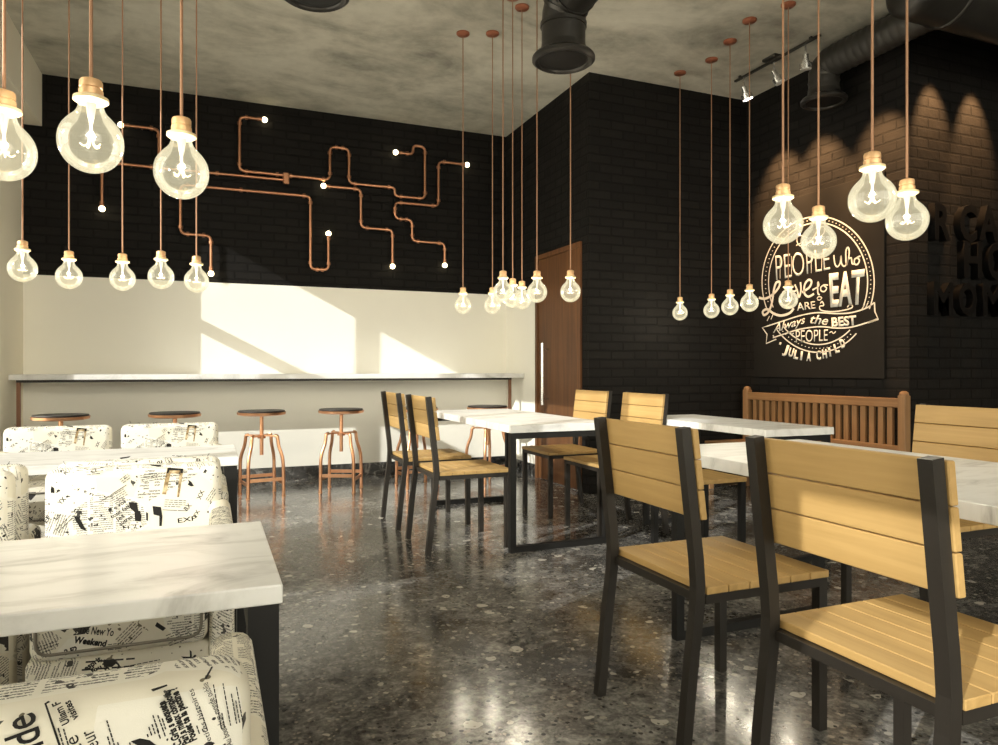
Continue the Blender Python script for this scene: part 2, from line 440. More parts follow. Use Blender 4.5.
# unseen glazed shopfront, added behind the viewer to let in fill light
w = MB().box(XL-.06, -1.3, YF-.1, YF, 0, ZC).box(6.5, XE+.1, YF-.1, YF, 0, ZC).box(-1.3, 6.5, YF-.1, YF, 3.45, ZC).box(-1.3, 6.5, YF-.1, YF, 0, .12)
struct('wall_front', w, M['beige'])
f = MB()
for x in (-1.27, .25, 1.8, 3.35, 4.9, 6.47): f.box(x-.03, x+.03, YF-.08, YF-.02, .12, 3.45)
o = struct('window_8', f, M['steel'])
struct('pane', MB().box(-1.24, 6.44, YF-.052, YF-.048, .12, 3.45), M['pane'], parent=o)

# door
d = struct('door_1', MB().box(XP-.004, XP+.04, DY0+.05, DY1-.05, .005, DZ-.045, .003), M['door_wood'], 'dark walnut door with a tall steel bar handle')
fr = MB().box(XP-.02, XP+.06, DY1-.05, DY1, 0, DZ).box(XP-.02, XP+.06, DY0, DY0+.05, 0, DZ).box(XP-.02, XP+.06, DY0+.05, DY1-.05, DZ-.045, DZ)
struct('door_frame', fr, M['door_wood'], parent=d)
hp0 = at_x(542.5, 343, XP-.07); hp1 = at_x(542.5, 405, XP-.07)
hd = MB().tube([(XP-.07, hp0.y, hp1.z), (XP-.07, hp0.y, hp0.z)], .016, 12).build('door_handle', M['chrome'], d, 40)
for z in (hp0.z-.06, hp1.z+.06):
    MB().tube([(XP-.07, hp0.y, z), (XP-.002, hp0.y, z)], .009, 8).build('standoff', M['chrome'], hd, 40)
lp = at_x(574.5, 437, XP-.012)
MB().box(XP-.014, XP-.002, lp.y-.035, lp.y+.035, lp.z-.06, lp.z+.06, .004).build('lock_plate', M['steel'], d)

# ================================================================== COUNTER AND STOOLS
ct = empty('wall_counter', (0, YB-.25, 0), 0, 'long marble topped bar counter against the white far wall', 'counter')
def rel(o, mb): return mb.xf(Matrix.Translation(-Vector(o.location)))
YCF = YB-.495
rel(ct, MB().box(XL+.002, XP-.005, YCF, YB-.002, .985, 1.03, .003)).build('countertop', M['marble'], ct)
rel(ct, MB().bar([(XL+.05, YCF+.03, .975), (2.88, YCF+.03, .975)], .03, .02, (0, 0, 1))).build('rail', M['steel_brown'], ct)
for x in (XL+.065, 2.865):
    rel(ct, MB().box(x-.014, x+.014, YCF+.015, YCF+.045, 0, .965, .002)).build('leg', M['copper_dark'], ct)

def make_stool():
    r = empty('bar_stool', (0, 0, 0), 0, 'x', 'stool')
    H = .715
    MB().lathe([(0, H-.006), (.185, H-.006), (.192, H), (.188, H+.008), (0, H+.010)], n=32).build('seat', M['seat_black'], r, 40)
    MB().lathe([(0, H-.034), (.16, H-.034), (.196, H-.026), (.199, H-.006), (.186, H-.0062), (0, H-.0062)], n=32).build('seat_rim', M['copper'], r, 40)
    MB().tube([(0, 0, .345), (0, 0, H-.034)], .016, 12).build('screw_post', M['copper'], r, 40)
    hub = MB().lathe([(.018, .485), (.034, .487), (.036, .515), (.018, .517)], n=16)
    for a in (PI/4, 3*PI/4): hub.bar([(-.138*math.cos(a), -.138*math.sin(a), .510), (.138*math.cos(a), .138*math.sin(a), .510)], .028, .012, (0, 0, 1))
    hub.build('hub_bracket', M['copper'], r, 40)
    for q in range(4):
        a = PI/4+q*PI/2; c, s_ = math.cos(a), math.sin(a)
        prof = [(.125, .512), (.148, .508), (.152, .47), (.160, .42), (.192, .34), (.202, .28), (.203, .20), (.206, 0.0)]
        pts = fillet([(x*c, x*s_, z) for x, z in prof], .03, 3)
        lg = MB().tube(pts, .0145, 8).build('leg', M['copper'], r, 60)
        MB().lathe([(0, 0), (.017, 0), (.017, .012), (.0126, .016)], (.206*c, .206*s_, 0), 12).build('foot', M['copper'], lg, 40)
    rg = MB()
    P = [(.2045*math.cos(PI/4+q*PI/2), .2045*math.sin(PI/4+q*PI/2)) for q in range(4)]
    for q in range(4):
        z = .115 if q % 2 else .15
        rg.bar([(*P[q], z), (*P[(q+1) % 4], z)], .010, .028, (0, 0, 1))
    rg.build('stretcher', M['copper'], r)
    return r
stool = make_stool()
SX = [-1.05, -.25, .42, 1.09, 1.78, 2.48]
sl = ['leftmost, above the left newsprint chair', 'second from left, above the right newsprint chair', 'third from left, right of the newsprint chairs',
      'fourth from left, left of the slatted chairs', 'mostly hidden behind the two far slatted chairs', 'rightmost, seen through the table by the door']
for i, x in enumerate(SX):
    place(stool, (x, 6.33, 0), [.12, .05, .18, -.42, .1, .3][i], 'copper bar stool with black seat, '+sl[i], 'copper stools along the bar counter', i == 0)

# ================================================================== SLATTED CHAIRS AND MARBLE TABLES
def make_chair():
    r = empty('slatted_chair', (0, 0, 0), 0, 'x', 'chair')
    T = .030; W = .220
    for sy in (1, -1):
        pts = [(-.036, sy*W, 0), (-.010, sy*W, .25), (.010, sy*W, .41), (.014, sy*W, .48), (.009, sy*W, .55), (-.035, sy*W, .912)]
        MB().bar(pts, T, T, (0, 1, 0)).build('back_post', M['steel_brown'], r)
        MB().box(.458-T/2, .458+T/2, sy*W-T/2, sy*W+T/2, 0, .452).build('leg', M['steel_brown'], r)
    f = MB()
    for sy in (1, -1): f.box(.03, .473, sy*W-T/2, sy*W+T/2, .428, .4525)
    f.box(.441, .4735, -W, W, .428, .4525).box(.015, .04, -W, W, .428, .4525)
    f.build('seat_frame', M['steel_brown'], r)
    s = MB(); n = 6; x0 = .033; pw = (.480-x0)/n
    for i in range(n):
        s.box(x0+i*pw+.0012, x0+(i+1)*pw-.0012, -W-T/2-.002, W+T/2+.002, .453, .474, .002, 1)
    s.build('seat', M['slat_y'], r)
    b = MB(); z = .660
    for i in range(3):
        z0, z1 = z+i*.0835, z+i*.0835+.081
        def fn(c):
            t = (c.z-.55)/(.912-.55); xo = .009+t*(-.035-.009)
            return Vector((c.x+xo+T/2+.001, c.y, c.z))
        b.box(0, .02, -W-T/2-.006, W+T/2+.006, z0, z1, .0025, 1, fn)
    b.build('backrest', M['slat_y'], r)
    return r
chair = make_chair()
CL = [((1.208, 4.150), 0, 'nearer of two slatted chairs at the left side of the table by the door'),
      ((1.208, 4.845), 0, 'farther of two slatted chairs at the left side of the table by the door'),
      ((2.735, 4.79), PI, 'slatted chair standing right in front of the walnut door, back sunlit'),
      ((2.735, 4.09), PI, 'slatted chair in front of the brick pier, second along from the walnut door'),
      ((1.228, 1.81), 0, 'slatted chair with shaded back, tucked to the left side of the near right table'),
      ((1.228, 1.097), 0, 'large slatted chair closest to the viewer, sun on its lower back slats'),
      ((3.02, 2.05), PI, 'slatted chair cut by the right edge, on the far side of the near table')]
for i, (xy, rz, lb) in enumerate(CL):
    place(chair, (*xy, 0), rz, lb, 'slatted wooden chairs around the marble tables', i == 0)

def loop_table(name, x0, x1, y0, y1, top, th, label, axis, inset=.03, tube=.036, ends=None):
    t = empty(name, ((x0+x1)/2, (y0+y1)/2, 0), 0, label, 'table', 'marble tables on black steel frames')
    rel(t, MB().box(x0, x1, y0, y1, top-th, top, .003)).build('tabletop', M['marble'], t)
    h = tube/2; zt = top-th-h
    if axis == 'y':   # frames stand at the two y ends
        for y in ends or (y0+.03, y1-.08):
            rel(t, MB().bar([(x0+inset, y, h), (x1-inset, y, h), (x1-inset, y, zt), (x0+inset, y, zt)], tube, tube, (0, 1, 0), True)).build('leg_frame', M['steel'], t)
    else:
        for x in ends or (x0+.2, x1-.03):
            rel(t, MB().bar([(x, y0+inset, h), (x, y1-inset, h), (x, y1-inset, zt), (x, y0+inset, zt)], tube, tube, (1, 0, 0), True)).build('leg_frame', M['steel'], t)
    return t
loop_table('marble_table', 1.62, 2.30, 3.77, 5.43, .745, .045, 'marble table by the door with black loop frame and four slatted chairs', 'y', .025)
loop_table('marble_table', 1.69, 2.50, .62, 2.47, .752, .045, 'marble table near the right edge behind the largest slatted chair', 'y', .035, .036, (.75, 2.33))
loop_table('marble_table', 2.77, 3.26, 2.97, 4.22, .745, .04, 'narrow marble table standing in front of the wooden slatted bench', 'y', .03, .034)
loop_table('marble_table', -1.25, .105, 1.117, 1.60, .745, .030, 'marble table filling the lower left, between newsprint chairs', 'x', .03, .045, (-1.05, .0775))
loop_table('marble_table', -1.25, .105, 2.80, 3.28, .745, .032, 'marble table between the two back rows of newsprint chairs', 'x', .03, .045, (-1.05, .0775))

# low stool-bench peeking out between the near table and the narrow one
lb = empty('low_bench', (2.6, 3.33, 0), 0, 'low oak seat on black legs glimpsed under the near right marble table', 'bench')
MB().box(-.2, .2, -.18, .18, .44, .465, .003).build('seat', M['slat_y'], lb)
for sx in (-1, 1):
    for sy in (-1, 1):
        MB().box(sx*.18-.016, sx*.18+.016, sy*.16-.016, sy*.16+.016, 0, .44).build('leg', M['steel'], lb)

# slatted wooden bench by the right wall
BX, BY0, BY1 = 4.60, 3.58, 5.17
be = empty('wooden_bench', (BX-.2, (BY0+BY1)/2, 0), 0, 'reddish wooden bench with upright back slats, below the chalkboard', 'bench')
for y in (BY0, BY1):
    p = MB().box(BX-.03, BX+.03, y-.03, y+.03, 0, .885, .006, 2)
    p.lathe([(.030, .883), (.032, .895), (.026, .908), (.012, .915), (0, .916)], (BX, y, 0), 16)
    rel(be, p).build('back_post', M['bench_wood'], be)
    rel(be, MB().box(BX-.45, BX-.40, y-.025, y+.025, 0, .405, .004)).build('leg', M['bench_wood'], be)
rel(be, MB().box(BX-.022, BX+.022, BY0+.03, BY1-.03, .795, .862, .006)).build('top_rail', M['bench_wood_y'], be)
rel(be, MB().box(BX-.02, BX+.02, BY0+.03, BY1-.03, .46, .52, .004)).build('lower_rail', M['bench_wood_y'], be)
ns = 19; sp = (BY1-BY0-.06)/(ns+1)
for i in range(ns):
    y = BY0+.03+sp*(i+1)
    rel(be, MB().box(BX-.012, BX+.012, y-.022, y+.022, .52, .795)).build('back_slat', M['bench_wood'], be)
s = MB()
for i in range(6): s.box(BX-.47+i*.074, BX-.47+i*.074+.066, BY0-.02, BY1+.02, .405, .43, .003, 1)
rel(be, s).build('seat', M['bench_wood_y'], be)

# ================================================================== NEWSPRINT ARMCHAIRS
def put_text(mb, body, o, ux, uy, w, h, **kw):
    """text with its baseline start at o, running along ux for w metres, cap height h along uy"""
    me = text_mesh(body, **kw); o, ux, uy = Vector(o), Vector(ux).normalized(), Vector(uy).normalized()
    for v in me.vertices: v.co = o+ux*(v.co.x*w)+uy*(v.co.y*h)
    mb.mesh(me); bpy.data.meshes.remove(me)
def put_quad(mb, o, ux, uy, w, h, nrm):
    o, ux, uy = Vector(o), Vector(ux).normalized(), Vector(uy).normalized()
    mb.poly([o, o+ux*w, o+ux*w+uy*h, o+uy*h], .0006, nrm)
AXR, AXL = -.185, -.700
YR1, YF1 = .66, 2.285                       # rear faces of the two rows at the near table
def LN(u, v):                               # a spot on the rear of the nearest chair, in chair coordinates
    p = at_y(u, v, YR1); return Vector((p.x-AXR, 0, p.z))
def LF(u, v, depth):                        # a spot on the camera side of the chair behind the near table
    p = at_y(u, v, YF1-depth); return Vector((AXR-p.x, 0, p.z))
def line_of_text(mb, body, P, a, b, y, h, nrm, **kw):
    A, B = P(*a), P(*b); A.y = B.y = y
    ux = (B-A); w = ux.length; ux.normalize(); uy = Vector(nrm).cross(ux)
    put_text(mb, body, A, ux, uy, w, h, **kw)
def patch(mb, P, px, y, nrm):
    pts = []
    for u, v in px:
        p = P(u, v); p.y = y; pts.append(p)
    mb.poly(pts, .0005, nrm)
def strokes(mb, P, a, b, n, step, y, nrm, w=.0013, word=(.006, .012)):
    """rows of small type: a broken line from a to b, repeated n times at a spacing of step"""
    A, B = P(*a), P(*b); A.y = B.y = y; ux = B-A; L = ux.length; ux.normalize(); uy = Vector(nrm).cross(ux)
    for j in range(n):
        t = 0.0
        while t < L*(1 if j < n-1 else .7):
            g = min(random.uniform(*word), L-t)
            if g < .002: break
            put_quad(mb, A+ux*t-uy*step*j, ux, uy, g, w, nrm); t += g+min(.0022, word[0]*.6)
def make_armchair(name, side):
    """side: +1 or -1, the local x side that carries the arm"""
    r = empty(name, (0, 0, 0), 0, 'x', 'armchair')
    def lean(c):
        t = max(0, c.z-.45)/.36
        return Vector((c.x*(1-.02*t), c.y, c.z))
    MB().box(-.225, .225, 0, .085, .055, .80, .028, 4, lean).build('backrest', M['fabric'], r, 50, (.13, .21))
    x0, x1 = (.187, .245) if side > 0 else (-.245, -.187)
    MB().box(x0, x1, .045, .445, .055, .692, .022, 4).build('arm', M['fabric'], r, 50, (.37+side*.4, .05))
    MB().box(-.195, .195, .05, .425, .06, .41, .012, 2).build('seat_base', M['fabric'], r, 50, (.71, .33))
    cu = MB().box(-.186, .186, .085, .442, .41, .56, .03, 4).build('seat_cushion', M['fabric'], r, 50, (.21, .63))
    y = .441; z0, z1, hx = .432, .546, .17
    pp = fillet([(0, y, z0), (hx, y, z0), (hx, y, z1), (-hx, y, z1), (-hx, y, z0), (0, y, z0)], .03, 4)
    MB().tube(pp, .004, 6).build('piping', M['fabric_dark'], cu, 60, (0, 0))
    for sx in (-1, 1):
        for yy in (.09, .39):
            MB().box(sx*.17-.018, sx*.17+.018, yy-.018, yy+.018, 0, .06).build('leg', M['steel'], r)
    # ---- print on the front of the back
    N = (0, 1, 0); Y = .0853; P = lambda u, v: LF(u, v, .085)
    k_ = MB()
    for body, a, b in (('R e vos', (110.5, 513), (126.5, 502)), ('tout fait', (112, 519), (130.5, 507)), ('les', (118.5, 521.5), (125, 516.5)), ('autres', (120.5, 526), (133, 517.5))):
        line_of_text(k_, body, P, a, b, Y, .011, N, bold=.02)
    patch(k_, P, [(128.5, 502), (137, 502.5), (138, 510), (141.5, 515), (141, 521.5), (135, 521), (134.5, 512), (130, 508)], Y, N)
    patch(k_, P, [(152.5, 506), (161, 507), (162.5, 516.5), (161.8, 526), (159.3, 526), (159.3, 516), (153.5, 514.5)], Y, N)
    patch(k_, P, [(146, 512), (148, 513), (148, 521), (146.2, 520)], Y, N)
    patch(k_, P, [(188, 479.5), (191.5, 482), (194, 486), (191, 486.5), (187.5, 484.5), (189, 482.5)], Y, N)
    patch(k_, P, [(74, 516.5), (79, 517), (84, 526), (87, 531), (81, 529), (76, 521)], Y, N)
    patch(k_, P, [(51.5, 486), (54, 488), (54.5, 492.5), (51, 493), (50.5, 490)], Y, N)
    patch(k_, P, [(149.5, 464.2), (161.5, 465), (160.5, 466.7), (152, 465.8)], Y, N)
    for body, a, b, h in (('YX', (61, 505), (66.5, 499), .012), ('EF', (46.5, 523), (51, 517), .011), ('Ls', (57, 520), (60.5, 515), .011), ('XX', (200.5, 500), (204.5, 491), .012), ('BX', (187, 511), (192, 505.5), .013),
                       ('EXP', (178, 523), (197, 520), .013), ('1 2', (128, 529), (137, 527.5), .009), ('de', (88, 527), (98, 526), .008), ('ALX', (214, 515), (219, 512), .012), ('t n', (83, 492), (93, 496), .008), ('FX', (197, 517), (200, 511), .011), ('CF', (92, 473.5), (98, 471), .009), ('K', (66, 475), (69, 472), .009)):
        line_of_text(k_, body, P, a, b, Y, h, N, bold=.015)
    put_q = [((101, 501.5), (129, 483.5), 1, 0), ((162.5, 510), (187, 511), 1, 0), ((71, 520), (80, 508), 3, .007), ((110, 497), (124, 489), 5, .006), ((86, 470), (104, 468), 3, .007), ((165, 500), (186, 501), 4, .006), ((56, 530), (72, 514), 2, .008), ((206, 500), (214, 488), 3, .006), ((140, 476), (158, 473), 4, .006), ((120, 480), (128, 474), 3, .006)]
    for a, b, n, st in put_q: strokes(k_, P, a, b, n, st, Y, N, .0014, (.02, .05) if n == 1 else (.006, .012))
    patch(k_, P, [(168.0, 467.5), (183.4, 468.6), (182.6, 473), (180.6, 473), (180.3, 470.4), (169.6, 470.2), (168.2, 473.2), (166.6, 473)], Y+.0004, N)
    k_.build('printed_lettering', M['ink'], r)
    pc = MB(); patch(pc, P, [(167.3, 468), (183.4, 469), (179, 497), (177, 497), (179.5, 474), (170.5, 473), (166, 494.5), (162, 494)], Y-.0001, N); pc.build('printed_picture', M['sepia'], r)
    # ---- print on the rear of the back
    N = (0, -1, 0); Yr = -.0006; P = LN
    k_ = MB()
    line_of_text(k_, 'nde', P, (46, 752), (33.5, 711), Yr, .0235, N, bold=.01)
    patch(k_, P, [(44.6, 703), (46.4, 702.4), (63.5, 752), (61, 752)], Yr, N)
    patch(k_, P, [(44.6, 703), (48.5, 700.5), (50.5, 701.5), (46.4, 703.6)], Yr, N)
    for body, a, b, h, bd in (('Uliam F', (70, 722), (59.5, 700), .0058, .03), ('visites', (79, 717.5), (70, 699.5), .0055, .03), ('heur', (102, 751), (92.5, 728), .0105, .0), ('ace', (87, 757), (77, 734), .0105, .0),
                              ('C.Gris s enquete', (182, 744), (164.5, 700), .006, .05), ('Pari a mieux comploter', (190, 742), (168.5, 688), .006, .05), ('Poulet te la pectine ?', (197, 739), (176.5, 686.5), .006, .05),
                              ("Au bout d un monde oublie", (233, 744), (207.5, 681.5), .0055, .0), ('petites histoires', (213, 744), (193, 688), .0045, .0)):
        line_of_text(k_, body, P, a, b, Yr, h, N, bold=bd)
    for a, b, n, st in (((112, 748), (101, 712), 3, .0042), ((131, 744), (117, 704), 8, .0042), ((200, 733), (186, 692), 2, .005), ((222, 728), (214, 684), 6, .0038), ((156, 740), (143, 704), 2, .006), ((60, 748), (54, 728), 2, .005)):
        strokes(k_, P, a, b, int(n*1.5), st*.66, Yr, N, .0009, (.0015, .004))
    patch(k_, P, [(131, 741), (140, 738), (150, 740), (158, 746), (160, 752), (136, 752), (138, 745)], Yr, N)
    patch(k_, P, [(151, 689), (167, 684), (167.5, 685.4), (153, 691)], Yr, N)
    patch(k_, P, [(204.5, 678), (211.5, 666), (213, 666.5), (206.5, 678.6)], Yr, N)
    k_.build('printed_lettering', M['ink'], r)
    # ---- print on the cushion front and on the base below it
    N = (0, 1, 0); yc = .4423; P = lambda u, v: LF(u, v, .442)
    k_ = MB()
    line_of_text(k_, 'The New Yo', P, (78, 633), (113, 636), yc, .017, N, bold=.02)
    line_of_text(k_, 'Weekend', P, (73, 642.5), (105.5, 646.5), yc, .014, N, bold=.05)
    for a, b, n, st in (((108, 645), (124, 643), 3, .006), ((116, 640), (134, 622), 6, .006), ((166, 636), (196, 624), 5, .0065), ((38, 648), (58, 641), 3, .007)): strokes(k_, P, a, b, n, st, yc, N, .0016)
    patch(k_, P, [(157, 622), (166, 628), (163, 631), (155, 626)], yc, N)
    line_of_text(k_, '2 F2', P, (65, 655), (78, 651), yc, .012, N, bold=.05)
    k_.build('printed_lettering', M['ink'], cu)
    k_ = MB(); yb = .4253; P = lambda u, v: LF(u, v, .4255)
    line_of_text(k_, 'esprit', P, (86, 671), (102, 660), yb, .012, N, bold=.04); line_of_text(k_, 'fou', P, (92, 673), (102, 668), yb, .010, N, bold=.04)
    patch(k_, P, [(103, 661), (113, 659), (118, 662), (112, 667), (104, 667)], yb, N)
    strokes(k_, P, (120, 668), (160, 660), 3, .008, yb, N, .0018)
    k_.build('printed_lettering', M['ink'], r)
    return r
arm_a = make_armchair('upholstered_armchair', 1)
arm_b = make_armchair('upholstered_armchair', -1)
used = set()
for x, Y, rz, pr, lb_ in [
    (AXR, YR1, 0, arm_a, 'newsprint armchair closest to the viewer in the lower left corner'),
    (AXR, YF1, PI, arm_b, 'newsprint armchair facing the viewer behind the near left marble table'),
    (AXL, YF1, PI, arm_a, 'newsprint armchair sliver at the left edge, just behind the near left marble table'),
    (AXR, YF1+.06, 0, arm_a, 'newsprint armchair turned away, mostly hidden behind the one facing the near marble table'),
    (AXL, YF1+.06, 0, arm_b, 'newsprint armchair turned away, its shaded back at the left edge'),
    (AXR+.012, 3.955, PI, arm_b, 'newsprint armchair in the back row, right one of the two facing the viewer'),
    (AXL+.045, 3.955, PI, arm_a, 'newsprint armchair in the back row, left one of the two facing the viewer')]:
    place(pr, (x, Y, 0), rz, lb_, 'newspaper print armchairs along the left side', pr.name not in used); used.add(pr.name)

# ================================================================== PENDANTS
ZB, RB = 1.555, .0635
def make_pendant():
    r = empty('pendant_lamp', (0, 0, ZC), 0, 'x', 'pendant lamp')
    L = ZC-ZB                       # bulb centre is L below the origin
    zs = -L+.060                    # neck of the bulb
    MB().lathe([(0, 0), (.05, 0), (.05, -.010), (.042, -.018), (.012, -.022), (0, -.022)], n=24).build('canopy', M['canopy'], r, 40)
    MB().tube([(0, 0, -.02), (0, 0, zs+.075)], .0038, 8).build('cord', M['cord'], r, 60)
    so = MB().lathe([(0, zs+.078), (.010, zs+.078), (.0205, zs+.074), (.0225, zs+.070), (.0225, zs+.057), (.0205, zs+.0555), (.0205, zs+.0535), (.0235, zs+.052), (.0235, zs+.036), (0, zs+.036)], n=24).build('socket', M['socket'], r, 40)
    MB().lathe([(0, zs+.040), (.026, zs+.040), (.034, zs+.036), (.0345, zs+.029), (.027, zs+.024), (0, zs+.024)], n=24).build('ring', M['socket_ring'], so, 40)
    prof = [(0, -L-RB)]
    for i in range(1, 13):
        t = PI*i/24; prof.append((RB*math.sin(t), -L-RB*math.cos(t)))
    prof += [(.0632, -L+.010), (.0618, -L+.018), (.0588, -L+.027), (.0540, -L+.036), (.0475, -L+.045), (.0400, -L+.053), (.0330, -L+.060), (.0280, -L+.067), (.0250, -L+.075), (.0240, -L+.088)]
    bu = MB().lathe(prof, n=32)
    bu.bm.faces.ensure_lookup_table()
    top = [f for f in bu.bm.faces if len(f.verts) > 4]
    bmesh.ops.delete(bu.bm, geom=top, context='FACES_ONLY')
    b = bu.build('bulb', M['bulb'], r, 180)
    st = MB().lathe([(0, zs+.026), (.011, zs+.024), (.007, zs-.005), (.0035, zs-.02), (.003, -L+.012), (0, -L+.010)], n=10).build('filament_stem', M['stem_glass'], b, 60)
    fl = MB(); z0 = -L+.010
    for a in (0.4, 1.65, 2.9, 4.15, 5.4):
        c, s_ = math.cos(a), math.sin(a)
        pts = [(0, 0, z0+.012), (.004*c, .004*s_, z0-.004), (.006*c, .006*s_, z0-.014), (.014*c, .014*s_, z0-.019), (.021*c, .021*s_, z0-.013)]
        fl.tube(fillet(pts, .004, 2), .0013, 6)
    fl.build('filament', M['filament'], b)
    lpo = bpy.data.objects.new('lamp', LAMP); COL.objects.link(lpo); lpo.parent = r; lpo.location = (0, 0, -L-.012)
    return r
LAMP = bpy.data.lights.new('pendant_glow', 'POINT'); LAMP.energy = 5.0; LAMP.color = (1, .91, .74); LAMP.shadow_soft_size = .010
pend = make_pendant()
near = 'globe bulb pendant near the viewer at upper left, '
five = 'globe bulb pendant of the five before the left wall end, '
mid_ = 'globe bulb pendant of the cluster before the door, '
rb_ = 'small globe bulb pendant before the black pier, '
rf_ = 'large globe bulb pendant over the right tables, '
PL = [((4, 152), near+'cut by the left edge'), ((91, 143), near+'the largest bulb of all'), ((181.5, 173), near+'rightmost of the three'),
      ((22.5, 269), five+'first from the left'), ((69, 277), five+'second from the left'), ((122.5, 279), five+'third from the left'), ((161, 277), five+'fourth from the left'), ((196.5, 281), five+'fifth from the left'),
      ((463, 305.5), mid_+'first from the left, set apart'), ((492.5, 305.5), mid_+'second from the left, hanging low'), ((503, 292.5), mid_+'third from the left'), ((512.7, 298.5), mid_+'fourth from the left'), ((522, 300.5), mid_+'fifth from the left'), ((537, 292.5), mid_+'sixth, against the door edge'), ((570.5, 292), mid_+'rightmost, in front of the walnut door'),
      ((680, 313), rb_+'leftmost, alone on the pier'), ((711.5, 310.5), rb_+'second from the left'), ((730, 307), rb_+'third from the left'), ((749.5, 303), rb_+'fourth, beside the chalkboard edge'), ((788.3, 300), rb_+'rightmost, over the chalkboard lettering'),
      ((783, 225), rf_+'leftmost, over the chalkboard corner'), ((818.5, 242), rf_+'in front of the chalkboard top'), ((872.3, 200), rf_+'highest and biggest, beside the chalkboard'), ((907, 221), rf_+'rightmost, before the raised letters')]
for i, ((u, v), lb_) in enumerate(PL):
    d_ = (ZB-CAM_H)*F_PX/(V0-v)
    p = at_d(u, v, d_)
    place(pend, (p.x, p.y, ZC), i*1.7, lb_, 'globe bulb pendants', i == 0)

# ================================================================== COPPER PIPE WALL LIGHTS
YPI = YB-.055
def pix(paths):
    """pixel polylines made axis-aligned on the wall plane"""
    res = []
    for path in paths:
        pts = [at_y(u, v, YPI) for u, v in path]
        n = len(pts)
        for i in range(n-1):
            a, b = pts[i], pts[i+1]
            du = abs(path[i+1][0]-path[i][0]); dv = abs(path[i+1][1]-path[i][1])
            if du > dv: z = (a.z+b.z)/2; a.z = b.z = z
            else: x = (a.x+b.x)/2; a.x = b.x = x
        # second pass keeps joints consistent
        for i in range(n-1):
            a, b = pts[i], pts[i+1]
            du = abs(path[i+1][0]-path[i][0]); dv = abs(path[i+1][1]-path[i][1])
            if du > dv: b.z = a.z
            else: b.x = a.x
        res.append(pts)
    return res
def pipe_light(label, paths, lamps, tees=()):
    """lamps: list of (path index, end index 0/-1)"""
    P = pix(paths); base = P[0][0]
    t = empty('pipe_wall_light', base, 0, label, 'wall light', 'copper pipe wall lights')
    def rl(mb): return mb.xf(Matrix.Translation(-base))
    R = .0135
    for q, pts in enumerate(P):
        rl(MB().tube(fillet(pts, .055, 5), R, 10)).build('pipe', M['copper_pipe'], t, 60)
        def fitting(c, dv, h):
            rl(MB().tube([c-dv*h, c+dv*h], R+.0085, 10)).build('pipe_fitting', M['copper_pipe'], t, 60)
        for a, p, b in zip(pts, pts[1:], pts[2:]):
            for o in (a, b):
                dv = (o-p); L = dv.length
                if L < .14: continue
                dv.normalize(); c = p+dv*.062
                fitting(c, dv, .012)
        for a, b in zip(pts, pts[1:]):
            L = (b-a).length
            if L > .9:
                c = a+(b-a)*.45; dv = (b-a).normalized(); fitting(c, dv, .014)
        br = MB()
        c = (pts[len(pts)//2-1]+pts[len(pts)//2])/2
        br.tube([c, Vector((c.x, YB+.002, c.z))], .008, 8)
        rl(br).build('wall_bracket', M['copper_pipe'], t, 60)
    for tp in tees:
        p = at_y(*tp, YPI); rl(MB().box(p.x-.02, p.x+.04, YPI-.026, YPI+.026, p.z-.055, p.z+.055, .01)).build('pipe_junction', M['copper_pipe'], t)
    for (pi_, e) in lamps:
        pts = P[pi_]; p = pts[e]; q = pts[1] if e == 0 else pts[-2]
        dv = (p-q).normalized()
        h = rl(MB().tube([p-dv*.04, p+dv*.002], .019, 12)).build('lamp_holder', M['copper_pipe'], t, 60)
        g = MB().ball(p+dv*.024, .026); rl(g).build('lamp_globe', M['glow'], t, 180)
pipe_light('copper pipe light with four bulbs and a square loop, top left of the brick', [
    [(262, 118), (239.5, 118), (239.5, 170), (284, 176), (329, 181), (331, 147), (348, 148.5), (350, 182), (394, 189), (396, 196), (425, 199), (425, 146.5), (413, 146), (413, 154), (398, 153)],
    [(124, 125.5), (159, 129), (159, 166.5)],
    [(102, 206), (102, 163.5), (159, 166.5), (284, 181)]],
    [(0, 0), (0, -1), (1, 0), (2, 0)], [(285, 178.5)])
pipe_light('copper pipe light dropping in a long U with one upright bulb', [
    [(211, 271), (211, 236), (180.5, 233.5), (180.5, 184), (310, 197), (311, 269), (328.5, 270), (328.5, 236)]], [(0, 0), (0, -1)])
pipe_light('copper pipe light stepping down to the right in the middle of the brick wall', [
    [(326, 185.5), (361, 190), (361, 227), (392.6, 230.5), (392.6, 264)]], [(0, 0), (0, -1)])
pipe_light('rightmost copper pipe light, zigzagging from a high bulb down to a low bulb', [
    [(465, 164), (438.5, 162), (438.5, 206), (394.5, 202.5), (395.5, 218.5), (412, 220), (412.5, 240.5), (444.8, 244), (444.8, 263)]], [(0, 0), (0, -1)])

